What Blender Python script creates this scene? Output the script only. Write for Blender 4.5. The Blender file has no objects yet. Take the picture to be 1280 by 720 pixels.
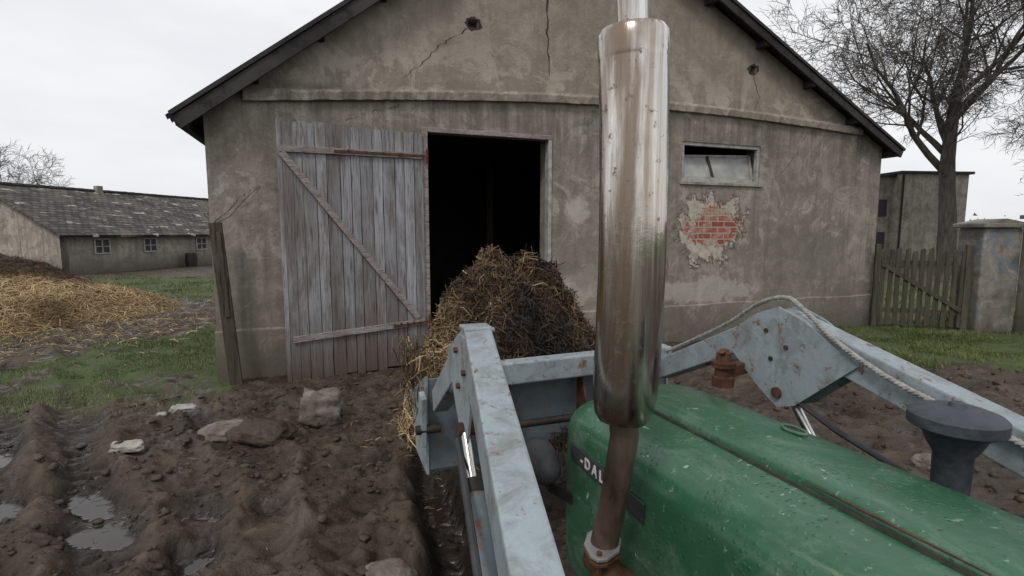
import bpy, math, random
import numpy as np
from mathutils import Vector, Matrix, noise as mn
random.seed(7); rng=np.random.default_rng(7)
S=bpy.context.scene
COL=S.collection

# ------------------------------------------------------------ node helpers
class MT:
    def __init__(s,name,rough=.8,metal=0.,spec=.3):
        s.m=bpy.data.materials.new(name); s.m.use_nodes=True
        s.nt=s.m.node_tree; s.b=s.nt.nodes['Principled BSDF']
        s.b.inputs['Roughness'].default_value=rough
        s.b.inputs['Metallic'].default_value=metal
        s.b.inputs['Specular IOR Level'].default_value=spec
    def n(s,t,ins=None,**props):
        nd=s.nt.nodes.new(t)
        for k,v in props.items(): setattr(nd,k,v)
        for k,v in (ins or {}).items(): s.put(nd.inputs[k],v)
        return nd
    def put(s,so,v):
        if isinstance(v,bpy.types.NodeSocket): s.nt.links.new(v,so)
        else:
            if hasattr(so.default_value,'__len__') and len(so.default_value)==4 and len(v)==3: v=(*v,1)
            so.default_value=v
    def co(s): return s.n('ShaderNodeTexCoord').outputs['Object']
    def scale(s,v,sc):
        return s.n('ShaderNodeVectorMath',{0:v,1:sc},operation='MULTIPLY').outputs[0]
    def noise(s,v,sc,det=5,rough=.6,dist=0):
        return s.n('ShaderNodeTexNoise',{'Vector':v,'Scale':sc,'Detail':det,'Roughness':rough,'Distortion':dist}).outputs['Fac']
    def math(s,op,a,b=0.,c=None,clamp=False):
        d={0:a,1:b}
        if c is not None: d[2]=c
        return s.n('ShaderNodeMath',d,operation=op,use_clamp=clamp).outputs[0]
    def map(s,v,a,b,c=0.,d=1.):
        return s.n('ShaderNodeMapRange',{0:v,1:a,2:b,3:c,4:d}).outputs[0]
    def mix(s,f,a,b,mode='MIX'):
        nd=s.nt.nodes.new('ShaderNodeMix'); nd.data_type='RGBA'; nd.blend_type=mode
        s.put(nd.inputs[0],f); s.put(nd.inputs[6],a); s.put(nd.inputs[7],b)
        return nd.outputs[2]
    def ramp(s,f,stops):
        nd=s.nt.nodes.new('ShaderNodeValToRGB'); cr=nd.color_ramp
        while len(cr.elements)<len(stops): cr.elements.new(.5)
        for e,(p,c) in zip(cr.elements,stops): e.position=p; e.color=(*c,1)
        s.put(nd.inputs[0],f); return nd.outputs[0]
    def sep(s,v): return s.n('ShaderNodeSeparateXYZ',{0:v}).outputs
    def bump(s,h,st=.5,d=.02):
        o=s.n('ShaderNodeBump',{'Height':h,'Strength':st,'Distance':d}).outputs[0]
        s.nt.links.new(o,s.b.inputs['Normal'])
    def color(s,c): s.put(s.b.inputs['Base Color'],c)
    def rough(s,c): s.put(s.b.inputs['Roughness'],c)

# ------------------------------------------------------------ mesh helpers
def mk(name,verts,faces,mat=None,parent=None,smooth=False):
    me=bpy.data.meshes.new(name); me.from_pydata([tuple(v) for v in verts],[],faces); me.update()
    if smooth: me.polygons.foreach_set('use_smooth',[True]*len(me.polygons))
    o=bpy.data.objects.new(name,me); COL.objects.link(o)
    if mat: me.materials.append(mat)
    if parent: o.parent=parent
    return o
def empty(name,loc=(0,0,0),rz=0.):
    e=bpy.data.objects.new(name,None); COL.objects.link(e); e.location=loc; e.rotation_euler=(0,0,rz); return e
def bev(o,w=.01,seg=2):
    m=o.modifiers.new('b','BEVEL'); m.width=w; m.segments=seg; m.limit_method='ANGLE'; return o
def box(name,x0,x1,y0,y1,z0,z1,mat,parent=None,b=0.):
    v=[(x,y,z) for z in(z0,z1) for y in(y0,y1) for x in(x0,x1)]
    f=[(0,2,3,1),(4,5,7,6),(0,1,5,4),(2,6,7,3),(0,4,6,2),(1,3,7,5)]
    o=mk(name,v,f,mat,parent)
    if b: bev(o,b)
    return o
def prism(name,poly,y0,y1,mat,parent=None):
    n=len(poly)
    v=[(x,y0,z) for x,z in poly]+[(x,y1,z) for x,z in poly]
    f=[tuple(range(n)),tuple(range(2*n-1,n-1,-1))]+[(i,i+n,(i+1)%n+n,(i+1)%n) for i in range(n)]
    o=mk(name,v,f,mat,parent)
    import bmesh
    bm=bmesh.new(); bm.from_mesh(o.data); bmesh.ops.recalc_face_normals(bm,faces=bm.faces); bm.to_mesh(o.data); bm.free()
    return o
def frame(d,up=Vector((0,0,1))):
    d=d.normalized()
    if abs(d.dot(up))>.98: up=Vector((0,1,0))
    x=d.cross(up).normalized(); return x,x.cross(d).normalized()
def beam(name,p,q,w,h,mat,parent=None,b=.0):
    p,q=Vector(p),Vector(q); x,z=frame(q-p)
    v=[]
    for c in(p,q):
        for sx,sz in((-1,-1),(1,-1),(1,1),(-1,1)): v.append(c+x*sx*w/2+z*sz*h/2)
    f=[(3,2,1,0),(4,5,6,7)]+[(i,(i+1)%4,(i+1)%4+4,i+4) for i in range(4)]
    o=mk(name,v,f,mat,parent)
    if b: bev(o,b)
    return o
def tube_geo(pts,rad,n,V,F,cap=True):
    pts=[Vector(p) for p in pts]; base=len(V); x=None
    for i,p in enumerate(pts):
        d=(pts[min(i+1,len(pts)-1)]-pts[max(i-1,0)]).normalized()
        if x is None: x,_=frame(d)
        x=(x-d*x.dot(d)).normalized(); y=d.cross(x)
        for k in range(n):
            a=2*math.pi*k/n; V.append(p+(x*math.cos(a)+y*math.sin(a))*rad[i])
    for i in range(len(pts)-1):
        for k in range(n):
            a=base+i*n+k; b=base+i*n+(k+1)%n
            F.append((a,b,b+n,a+n))
    if cap:
        F.append(tuple(base+k for k in range(n-1,-1,-1))); F.append(tuple(base+(len(pts)-1)*n+k for k in range(n)))
def tube(name,pts,rad,n,mat,parent=None,smooth=True):
    if not hasattr(rad,'__len__'): rad=[rad]*len(pts)
    V,F=[],[]; tube_geo(pts,rad,n,V,F)
    o=mk(name,V,F,mat,parent,smooth)
    if smooth: 
        m=o.modifiers.new('es','EDGE_SPLIT'); m.split_angle=math.radians(40)
    return o

# value noise
TAB=[rng.random((256,256)) for _ in range(8)]
def vn(x,y,s=0):
    t=TAB[s%8]; xi=np.floor(x).astype(int); yi=np.floor(y).astype(int); fx=x-xi; fy=y-yi
    fx=fx*fx*(3-2*fx); fy=fy*fy*(3-2*fy)
    a=t[xi%256,yi%256]; b=t[(xi+1)%256,yi%256]; c=t[xi%256,(yi+1)%256]; d=t[(xi+1)%256,(yi+1)%256]
    return (a*(1-fx)+b*fx)*(1-fy)+(c*(1-fx)+d*fx)*fy
def fbm(x,y,sc,oc=4,s=0,g=.5):
    r=0;a=1;t=0
    for i in range(oc):
        cs,sn=math.cos(.7*i+.4),math.sin(.7*i+.4)
        X=x*cs-y*sn; Y=x*sn+y*cs
        r=r+a*vn(X*sc+17.3*i,Y*sc+5.1*i,s+i); t+=a; a*=g; sc*=2.03
    return r/t
def ss(x,a,b):
    t=np.clip((x-a)/(b-a),0,1); return t*t*(3-2*t)

# ------------------------------------------------------------ materials
def plaster(name,barn=True,ca=(.205,.185,.158),cb=(.335,.31,.27)):
    m=MT(name,.92,spec=.15); c=m.co(); X,Y,Z=m.sep(c)
    big=m.noise(c,.55,5,.62,.4); med=m.noise(c,2.6,6,.68,.3); fine=m.noise(c,28,4,.7); mot=m.noise(c,7,7,.75,.6)
    col=m.ramp(big,[(.32,ca),(.5,tuple((a+b)/2 for a,b in zip(ca,cb))),(.64,cb)])
    col=m.mix(m.map(med,.40,.62,0,.75),col,tuple(a*.68 for a in ca))
    col=m.mix(m.map(mot,.50,.66,0,.45),col,tuple(b*1.18 for b in cb))
    lp=m.noise(c,1.5,8,.72,1.2)
    col=m.mix(m.map(lp,.56,.585,0,.55),col,(.43,.40,.345))
    lp2=m.noise(m.scale(c,(1.1,1,.9)),.95,8,.7,1.8)
    col=m.mix(m.map(lp2,.55,.565,0,.5),col,(.175,.155,.13))
    streak=m.noise(m.scale(c,(5,5,.35)),1.,5,.7)
    col=m.mix(m.map(streak,.5,.75,0,.75),col,(.105,.092,.078))
    low=m.math('ADD',Z,m.math('MULTIPLY',med,.9))
    col=m.mix(m.map(low,1.45,.45,0,.85),col,(.085,.07,.056))
    col=m.mix(m.map(fine,.35,.7,0,.4),col,(.16,.14,.118))
    h=m.math('ADD',m.math('MULTIPLY',fine,.35),m.math('MULTIPLY',med,1.2))
    if barn:
        hi=m.math('ADD',Z,m.math('MULTIPLY',med,.3))
        col=m.mix(m.map(hi,4.2,4.35,0,.40),col,(.27,.232,.185))
        cr=m.noise(c,1.2,8,.75,1.5); band=m.math('MULTIPLY',m.map(hi,4.15,4.3),m.map(hi,5.2,4.5))
        col=m.mix(m.math('MULTIPLY',band,m.map(cr,.52,.55,0,.6)),col,(.40,.365,.31))
        sd=m.noise(m.scale(c,(3.5,3.5,.25)),1.3,6,.7); bb=m.math('MULTIPLY',m.map(Z,2.6,3.9),m.map(Z,4.05,3.95))
        col=m.mix(m.math('MULTIPLY',bb,m.map(sd,.42,.62,0,.8)),col,(.10,.088,.075))
        def ell(cx,cz,rx,rz):
            dx=m.math('DIVIDE',m.math('SUBTRACT',X,cx),rx); dz=m.math('DIVIDE',m.math('SUBTRACT',Z,cz),rz)
            return m.math('SQRT',m.math('ADD',m.math('MULTIPLY',dx,dx),m.math('MULTIPLY',dz,dz)))
        nz=m.math('MULTIPLY',m.math('SUBTRACT',m.noise(c,1.9,9,.76,.8),.5),2.6)
        e1=m.math('ADD',ell(8.10,2.08,.88,.68),nz)
        nz2=m.math('MULTIPLY',m.math('SUBTRACT',m.noise(m.scale(c,(1,1,1.01)),3.0,5,.7,.6),.5),2.3)
        e2=m.math('ADD',ell(8.24,2.10,.68,.44),nz2)
        vec=m.n('ShaderNodeCombineXYZ',{0:X,1:Z,2:0.}).outputs[0]
        br=m.n('ShaderNodeTexBrick',{'Vector':vec,'Color1':(.42,.125,.075,1),'Color2':(.25,.07,.048,1),'Mortar':(.40,.35,.30,1),'Scale':1.,'Mortar Size':.014,'Brick Width':.29,'Row Height':.11,'Mortar Smooth':.2,'Bias':0.})
        bc=m.mix(m.map(m.noise(c,4.5,6,.7),.49,.56,0,.85),br.outputs[0],(.40,.34,.28))
        bc=m.mix(m.map(fine,.4,.7,0,.35),bc,(.12,.06,.045))
        k1=m.map(e1,.90,.86,0,1); k2=m.map(e2,.85,.80,0,1); k2=m.math('MULTIPLY',k1,k2)
        col=m.mix(k1,col,m.mix(m.map(mot,.4,.6),(.48,.44,.37),(.31,.275,.23)))
        col=m.mix(k2,col,bc)
        edge=m.math('MULTIPLY',m.map(e1,.84,.90,0,1),m.map(e1,1.0,.90,0,1))
        col=m.mix(m.math('MULTIPLY',edge,.6),col,(.08,.07,.058))
        h=m.math('SUBTRACT',h,m.math('MULTIPLY',k1,1.6))
        h=m.math('SUBTRACT',h,m.math('MULTIPLY',m.math('MULTIPLY',k2,br.outputs[1]),1.3))
        p=m.math('ADD',ell(5.35,2.35,.28,.34),nz); col=m.mix(m.map(p,.8,.5,0,.6),col,(.46,.43,.38))
        p=m.math('ADD',ell(5.25,1.0,.55,.35),nz); col=m.mix(m.map(p,.9,.6,0,.5),col,(.42,.39,.34))
        p=m.math('ADD',ell(5.7,1.5,.7,.5),nz); col=m.mix(m.map(p,.95,.85,0,.45),col,(.165,.148,.128))
        p=m.math('ADD',ell(8.0,.92,1.3,.30),nz); col=m.mix(m.map(p,.85,.7,0,.5),col,(.44,.41,.36))
        p=m.math('ADD',ell(10.4,1.5,1.2,.7),nz); col=m.mix(m.map(p,.95,.8,0,.45),col,(.15,.133,.115))
    m.color(col); m.bump(h,.9,.02); return m.m
M_pl=plaster('weathered_render',True,(.215,.19,.157),(.365,.33,.28)); M_pl2=plaster('old_render',False,(.25,.23,.198),(.39,.36,.31))
M_pl3=plaster('pale_render',False,(.32,.29,.25),(.48,.44,.38))
def simple(name,a,b,sc=6,rough=.8,metal=0,bs=.3,bd=.01,spec=.3,vs=(1,1,1),r2=None,det=6):
    m=MT(name,rough,metal,spec); c=m.scale(m.co(),vs); n=m.noise(c,sc,det,.65,.2)
    m.color(m.ramp(n,[(.32,a),(.68,b)])); m.bump(m.noise(c,sc*4,5,.7),bs,bd)
    if r2 is not None: m.rough(m.map(n,.3,.7,rough,r2))
    return m.m
def paint(name,base,rust=(.12,.055,.03),chip=.62,rough=.42,dirt=.4,dcol=(.10,.085,.065),sc=5.,white=None,drops=False):
    m=MT(name,rough,0,.5); c=m.co()
    n1=m.noise(c,sc*.6,6,.65,.5); n2=m.noise(c,sc*3.2,8,.78,.5); n3=m.noise(c,sc*14,4,.7)
    n4=m.noise(m.scale(c,(1,1.2,.9)),sc*1.7,8,.75,.8)
    col=m.mix(m.map(n1,.35,.65,0,.6),base,tuple(x*.68 for x in base))
    col=m.mix(m.map(n3,.3,.75,0,.25),col,tuple(min(1,x*1.5+.03) for x in base))
    col=m.mix(m.map(n4,.45,.70,0,dirt),col,dcol)
    k=m.map(n2,chip,chip+.03,0,1)
    rc=m.mix(m.map(n3,.4,.6),rust,tuple(x*2.0 for x in rust))
    if white: 
        w=m.noise(m.scale(c,(1.01,1.3,1)),sc*9,4,.8,.2); col=m.mix(m.map(w,.63,.66,0,.7),col,white)
        w=m.noise(m.scale(c,(1.1,.6,1)),sc*1.5,9,.82,.8); col=m.mix(m.map(w,.50,.66,0,.55),col,tuple(x*.8 for x in white))
        w=m.noise(m.scale(c,(.9,1.1,1)),sc*7,3,.6,.4); col=m.mix(m.map(w,.70,.715,0,.8),col,tuple(min(1,x*1.4) for x in white))
    col=m.mix(k,col,rc); m.color(col)
    ro=m.math('ADD',m.map(n1,.3,.7,rough-.1,rough+.18),m.math('MULTIPLY',k,.3))
    h=m.math('SUBTRACT',m.math('ADD',m.math('MULTIPLY',n3,.25),m.math('MULTIPLY',n1,1.2)),m.math('MULTIPLY',k,.6))
    if drops:
        v=m.n('ShaderNodeTexVoronoi',{'Vector':c,'Scale':62.,'Randomness':1.}).outputs[0]
        dk=m.math('MULTIPLY',m.map(v,.32,.12),m.map(m.noise(c,11,3,.6),.47,.55))
        h=m.math('ADD',h,m.math('MULTIPLY',dk,.8)); ro=m.math('SUBTRACT',ro,m.math('MULTIPLY',dk,.22))
    m.rough(ro); m.bump(h,.35,.005)
    return m.m
M_arm=paint('faded_blue_grey_paint',(.26,.31,.335),chip=.58,rough=.48,dirt=.75,sc=5)
M_arm2=paint('dark_blue_grey_paint',(.10,.135,.16),chip=.58,rough=.55,dirt=.7)
M_green=paint('green_hood_paint',(.022,.100,.050),rust=(.10,.065,.04),chip=.65,rough=.24,dirt=.5,dcol=(.03,.06,.038),sc=3.2,white=(.19,.28,.21),drops=True)
M_seam=simple('seam_dark',(.012,.02,.014),(.05,.045,.03),20)  # plain dark tone for panel seams, pull slot and louvres
M_black=simple('black_plastic',(.02,.021,.024),(.055,.056,.06),12,.45,r2=.7)
M_cap=simple('blue_black_plastic',(.022,.027,.034),(.065,.075,.088),14,.38,r2=.65)
M_rust=simple('rusty_metal',(.045,.022,.014),(.15,.07,.042),18,.75,.35,.5,.004)
M_rustp=simple('heat_stained_pipe',(.045,.027,.02),(.18,.13,.10),11,.42,.6,.4,.004,vs=(1,1,.4),r2=.7)
M_iron=simple('greasy_iron',(.014,.013,.012),(.05,.043,.036),9,.6,.3,.4,.006)
M_rubber=simple('tyre_rubber',(.018,.017,.016),(.07,.058,.045),6,.85)
M_crod=simple('chrome_rod',(.30,.29,.27),(.70,.70,.69),7,.15,1.,.1,.002,r2=.3)
def chrome():
    m=MT('stainless_muffler',.16,1.); c=m.co(); X,Y,Z=m.sep(c)
    st=m.noise(m.scale(c,(30,30,.7)),1,6,.7); sp=m.noise(c,34,6,.7); bg=m.noise(m.scale(c,(11,11,1.3)),1,6,.65)
    col=m.mix(m.map(st,.40,.60),(.42,.36,.30),(.80,.77,.73))
    col=m.mix(m.map(bg,.43,.58,0,.8),col,(.20,.14,.10))  # brown tint, deepened in the colour to stand in for dark reflections
    col=m.mix(m.map(sp,.59,.65,0,.8),col,(.17,.12,.085))
    low=m.map(Z,2.15,1.56,0,.5); col=m.mix(low,col,(.26,.20,.15))
    m.color(col); m.rough(m.math('ADD',m.map(st,.3,.7,.06,.18),m.math('ADD',m.map(sp,.58,.68,0,.3),m.map(bg,.45,.65,0,.12))))
    m.bump(m.math('ADD',m.math('MULTIPLY',st,.8),m.math('MULTIPLY',sp,.2)),.3,.004); return m.m
M_chrome=chrome()
def woodm(name,a,b,dark,vs=(14,14,.7),island=True,rough=.85,extra=None):
    m=MT(name,rough,0,.2); c=m.co()
    g=m.noise(m.scale(c,vs),1.,7,.65,.6); f=m.noise(m.scale(c,tuple(v*4 for v in vs)),1.,5,.7)
    col=m.ramp(g,[(.3,a),(.62,b)])
    if extra:
        e=m.noise(m.scale(c,(2.5,2.5,.6)),1.,8,.75,.5); r=m.n('ShaderNodeNewGeometry').outputs['Random Per Island']
        e2=m.math('ADD',e,m.map(r,0,1,-.07,.07))
        col=m.mix(m.map(e2,.44,.58,0,.85),col,extra)
    if island:
        r=m.n('ShaderNodeNewGeometry').outputs['Random Per Island']
        col=m.mix(m.map(r,0,1,0,.45),col,tuple(x*.55 for x in a))
    col=m.mix(m.map(f,.50,.66,0,.8),col,dark)
    if extra:
        Z=m.sep(c)[2]; col=m.mix(m.map(m.math('ADD',Z,m.math('MULTIPLY',e,.9)),1.5,.45,0,.9),col,(.075,.055,.042))
    m.color(col); m.bump(m.math('ADD',g,m.math('MULTIPLY',f,.6)),.9,.008); return m.m
M_door=woodm('weathered_painted_planks',(.21,.21,.222),(.365,.365,.385),(.05,.04,.033),extra=(.165,.135,.118))
M_batten=woodm('weathered_batten',(.17,.14,.13),(.31,.275,.265),(.06,.038,.028),vs=(3,14,14),island=False)
M_dwood=woodm('dark_old_wood',(.035,.028,.022),(.11,.09,.072),(.015,.012,.01))
M_gate=woodm('mossy_fence_wood',(.045,.042,.028),(.115,.10,.075),(.02,.016,.012))
M_roofedge=woodm('roof_boards',(.025,.024,.024),(.075,.07,.066),(.012,.01,.01),vs=(1,10,1))
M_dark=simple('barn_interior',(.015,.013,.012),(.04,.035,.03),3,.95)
M_tin=simple('grey_tin',(.16,.16,.155),(.30,.30,.29),5,.55,.3)
def roofm(name,a,b,lich,rowx=.35,rowy=.28):
    m=MT(name,.85,0,.2); c=m.n('ShaderNodeTexCoord').outputs['UV']
    br=m.n('ShaderNodeTexBrick',{'Vector':c,'Color1':(*a,1),'Color2':(*b,1),'Mortar':(.012,.012,.012,1),'Scale':1.,'Mortar Size':.025,'Brick Width':rowx,'Row Height':rowy,'Mortar Smooth':.4})
    n=m.noise(c,.55,8,.75,.8); n2=m.noise(m.scale(c,(1,2,1)),1.2,6,.65,.5)
    col=m.mix(m.map(n,.5,.62,0,.7),br.outputs[0],lich)
    col=m.mix(m.map(n2,.60,.63,0,.85),col,(.42,.40,.37))
    m.color(col); m.bump(m.math('SUBTRACT',m.math('MULTIPLY',n2,.3),br.outputs[1]),.8,.03); return m.m
M_tiles=roofm('old_roof_tiles',(.05,.046,.044),(.12,.11,.10),(.15,.125,.10))
def winm():
    m=MT('dusty_glass',.25,0,.5); c=m.co(); n=m.noise(c,3,5,.6)
    m.color(m.ramp(n,[(.35,(.19,.195,.19)),(.65,(.36,.36,.34))])); m.rough(m.map(n,.3,.7,.12,.5)); return m.m
M_glass=winm()
M_frame=simple('old_white_frame',(.22,.20,.18),(.42,.40,.37),8,.7)
M_bark=simple('tree_bark',(.045,.04,.035),(.13,.115,.10),3,.95,0,.9,.03,vs=(3,3,.6))
M_twig=simple('twig_bark',(.06,.053,.048),(.13,.115,.105),3,.95)
M_twigf=simple('hazed_twig_bark',(.13,.125,.125),(.20,.19,.19),3,.95)  # paler tone puts distance haze into the far tree's colour
def strawm(name,dark=False):
    m=MT(name,.6,0,.3)
    at=m.n('ShaderNodeAttribute',attribute_name='tone').outputs['Fac']
    if dark: st=[(0,(.014,.009,.006)),(.4,(.06,.036,.019)),(.7,(.19,.125,.06)),(1,(.46,.345,.19))]
    else: st=[(0,(.035,.02,.011)),(.25,(.14,.083,.04)),(.6,(.38,.27,.135)),(1,(.62,.48,.28))]
    m.color(m.ramp(at,st)); return m.m
M_straw=strawm('golden_straw'); M_mstraw=strawm('manured_straw',True)
M_core=simple('dark_manure',(.018,.011,.008),(.07,.043,.026),14,.6,0,.9,.03)
M_core2=simple('matted_straw',(.06,.035,.015),(.22,.14,.06),14,.8,0,.9,.03)
M_rock=simple('muddy_stone',(.075,.06,.047),(.25,.22,.185),7,.75,0,.8,.02)
M_brk=simple('broken_render_piece',(.22,.20,.175),(.44,.42,.39),12,.9,0,.6,.01)
def mudm(name,attr=True):
    m=MT(name,.5,0,.42); c=m.co()
    n1=m.noise(c,1.1,6,.65,.4); n2=m.noise(c,9,7,.7,.3); n3=m.noise(c,45,4,.65); n4=m.noise(c,2.6,7,.68,.9)
    mud=m.ramp(n1,[(.3,(.030,.020,.0135)),(.52,(.058,.040,.028)),(.70,(.098,.070,.050))])
    mud=m.mix(m.map(n2,.50,.68,0,.75),mud,(.014,.009,.006))
    mud=m.mix(m.map(n4,.53,.66,0,.6),mud,(.13,.098,.070))
    mud=m.mix(m.map(n3,.62,.74,0,.45),mud,(.17,.125,.08))
    r=m.map(n4,.40,.54,.22,.80)
    h=m.math('ADD',m.math('MULTIPLY',n2,1.3),m.math('MULTIPLY',n3,m.map(n4,.42,.60,.1,.45)))
    if attr:
        g=m.n('ShaderNodeAttribute',attribute_name='grass').outputs['Fac']
        w=m.n('ShaderNodeAttribute',attribute_name='wet').outputs['Fac']
        Z=m.sep(c)[2]
        # sunken parts are darker and less rough
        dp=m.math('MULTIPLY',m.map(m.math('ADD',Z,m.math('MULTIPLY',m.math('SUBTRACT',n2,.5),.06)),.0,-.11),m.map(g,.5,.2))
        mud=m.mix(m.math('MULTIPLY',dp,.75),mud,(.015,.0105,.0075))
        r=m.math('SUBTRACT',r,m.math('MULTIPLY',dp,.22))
        gc=m.ramp(m.noise(c,2.3,7,.7),[(.3,(.038,.052,.016)),(.6,(.065,.092,.028)),(.75,(.11,.105,.05))])
        gm=m.math('ADD',g,m.math('MULTIPLY',m.math('SUBTRACT',n4,.5),1.6))
        gk=m.map(gm,.5,.75)
        far=m.map(m.n('ShaderNodeVectorMath',{0:c},operation='LENGTH').outputs[1],30,50)
        gk=m.math('MAXIMUM',gk,far)
        col=m.mix(gk,mud,gc)
        col=m.mix(m.math('MULTIPLY',w,.75),col,(.03,.024,.019)); m.color(col)
        r=m.n('ShaderNodeMix',{0:gk,2:r,3:.9}).outputs[0]
        r=m.n('ShaderNodeMix',{0:w,2:r,3:.03}).outputs[0]
        m.rough(r); h=m.math('MULTIPLY',h,m.math('SUBTRACT',1.,w))
    else: m.color(mud); m.rough(r)
    m.bump(h,.8,.028); return m.m
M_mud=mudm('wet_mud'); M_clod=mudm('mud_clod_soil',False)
def grassm():
    m=MT('grass_blades',.6,0,.25); at=m.n('ShaderNodeAttribute',attribute_name='tone').outputs['Fac']
    m.color(m.ramp(at,[(0,(.035,.052,.014)),(.5,(.082,.122,.034)),(.85,(.135,.175,.055)),(1,(.27,.23,.12))])); return m.m
M_grass=grassm()

# ------------------------------------------------------------ ground
CT,STh=.9416,.3368
T0=(.46,1.93)
def t2w(x,y): return (T0[0]+x*CT-y*STh, T0[1]+x*STh+y*CT)
def grassmask(x,y):
    n=(fbm(x,y,.45,4,2)-.5)*4.5; n2=(fbm(x,y,1.7,4,5,.6)-.5)*3.2; q=n+n2
    def bx(x0,x1,y0,y1,s=.7):
        d=np.minimum(np.minimum(x-x0,x1-x),np.minimum(y-y0,y1-y)); return ss(d+q*.55,-s*.5,s)
    a=bx(-7.2,-3.6,6.7,11.4); a=np.maximum(a,bx(-10,-7.0,8.8,11.)*.55)
    a2=bx(-6.4,-4.0,5.4,7.2)*.62; a=np.maximum(a,a2)
    b=bx(-19,-5.5,15.0,23.5,1.5); b2=bx(4.4,16,7.3,60); b3=bx(-60,-10,30,300,6)
    r=np.hypot(x,y)
    return np.clip(np.maximum.reduce([a,b,b2,b3,ss(r,45,60)]),0,1)
RUTS=[([(-1.6,.5),(-2.55,3.0),(-4.3,4.9),(-6.6,7.6),(-9.5,11.0)],.17,.10),
      ([(-2.6,.8),(-3.55,3.2),(-5.2,5.0),(-7.6,7.6)],.16,.10),
      ([(-.4,-.5),(-1.2,2.2),(-2.1,4.3),(-4.2,6.1),(-8.2,9.0)],.13,.05),
      ([(-.05,.8),(-.33,2.85),(-.47,3.55),(-.80,4.6),(-1.10,6.3),(-1.2,7.3)],.165,.30),
      ([t2w(.62,-3),t2w(.75,0),t2w(1.05,2.6),t2w(1.3,5.5)],.17,.15)]
def seg(x,y,P):
    D=np.full_like(x,1e9); L=np.zeros_like(x); acc=0
    for (ax,ay),(bx_,by) in zip(P[:-1],P[1:]):
        dx,dy=bx_-ax,by-ay; l=math.hypot(dx,dy); t=np.clip(((x-ax)*dx+(y-ay)*dy)/l/l,0,1)
        d=np.hypot(x-ax-t*dx,y-ay-t*dy); k=d<D; D=np.where(k,d,D); L=np.where(k,acc+t*l,L); acc+=l
    return D,L
PUD=[(-2.12,3.60,.32,.12),(-1.95,3.05,.22,.14),(-3.7,3.75,.36,.16),(-3.0,3.35,.22,.12),(-3.3,2.75,.3,.14),(-4.7,4.6,.30,.12),(-2.5,2.75,.2,.1),(4.4,5.2,.4,.2)]
def height(x,y):
    r=np.hypot(x,y); g=grassmask(x,y); mud=1-g; fade=1-ss(r,22,40)
    wx=x+.20*(fbm(x,y,3,3,6)-.5); wy=y+.20*(fbm(x+7,y,3,3,2)-.5)
    h=.08*(fbm(x,y,.5,2,1)-.5)
    lump=fbm(wx,wy,1.8,5,3,.58); rid=1-np.abs(2*fbm(wx,wy,3.0,5,6,.6)-1)
    cl=ss(fbm(wx,wy,4.6,4,4,.55),.50,.60); cl2=ss(fbm(wx+3,wy,9.0,3,1,.55),.54,.62)
    pt=ss(fbm(wx+1,wy+5,3.2,3,2,.45),.58,.68)
    h=h+mud*(.17*(lump-.5)+.10*(rid-.78)+.024*cl+.015*cl2-.050*pt-.02+.030*(fbm(x,y,17,3,4,.6)-.5))
    h=h+g*.03*(lump-.5)
    for P,w,dp in RUTS:
        d,l=seg(x,y,P); wob=w*(1+.4*(vn(l*1.3,l*0+3,2)-.5)); d=d+.11*(fbm(x,y,2.6,3,1)-.5)
        k=np.exp(-(d/wob)**4)*(.35+.65*ss(vn(l*.9,l*0+1,5),.2,.5)) if dp<.08 else np.exp(-(d/wob)**4)
        k=k*(1-.6*g)
        h=h*(1-.45*k)-dp*k+.07*np.exp(-((d-1.75*wob)/(.5*wob))**2)*mud*(.4+.9*vn(x*5,y*5,3))
        h=h+k*.018*np.sign(np.sin(l*2*math.pi/.16+8*d))*(vn(x*2,y*2,0)>.4)
    for px,py,rx,ry in PUD:
        e=((x-px)/rx)**2+((y-py)/ry)**2; e=e*(1+1.6*(fbm(x,y,5,3,2)-.5)); h=h-.12*np.exp(-e*.8)*fade
    lx=(x+3.97)*CT+(y-6.78)*STh; ly=-(x+3.97)*STh+(y-6.78)*CT
    ins=((lx>-.3)&(lx<12.8)); kb=np.where(ins,ss(ly,-.9,.1),0); h=h*(1-.85*kb)
    h=h*fade
    lvl=-.132
    wet=ss(lvl-h,-.004,.004)*(1-g)*(1-ss(r,14,20))
    tr_=(seg(x,y,RUTS[3][0])[0]<.3)   # the deep trench by the loader stays mostly open, water only at its bottom
    lv=np.where(tr_,-.285,lvl); wet=np.where(tr_,ss(lv-h,-.004,.004),wet)
    h=np.where((wet>.0)&(h<lv),lv,h)
    return h,g,wet
def lines(a,b,st,lo,hi,gr,gl=None):
    L=list(np.arange(a,b,st)); s=st
    v=L[-1]
    while v<hi: s*=gr; v+=s; L.append(v)
    s=st; v=a; R=[]
    while v>lo: s*=(gl or gr); v-=s; R.append(v)
    return np.array(R[::-1]+L)
gx=lines(-5.4,2.4,.024,-3000,3000,1.035); gy=lines(2.,7.2,.024,-3000,3000,1.035,1.2)
GX,GY=np.meshgrid(gx,gy); H,G,W=height(GX,GY)
nx,ny=len(gx),len(gy)
me=bpy.data.meshes.new('ground'); me.vertices.add(nx*ny)
me.vertices.foreach_set('co',np.stack([GX,GY,H],-1).astype(np.float32).ravel())
i=np.arange(nx*ny).reshape(ny,nx); q=np.stack([i[:-1,:-1],i[:-1,1:],i[1:,1:],i[1:,:-1]],-1).reshape(-1,4)
me.loops.add(q.size); me.polygons.add(len(q)); me.loops.foreach_set('vertex_index',q.ravel().astype(np.int32))
me.polygons.foreach_set('loop_start',np.arange(0,q.size,4,dtype=np.int32)); me.polygons.foreach_set('use_smooth',np.ones(len(q),bool)); me.update(calc_edges=True)
for nm,arr in(('grass',G),('wet',W)):
    a=me.attributes.new(nm,'FLOAT','POINT'); a.data.foreach_set('value',arr.astype(np.float32).ravel())
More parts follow.
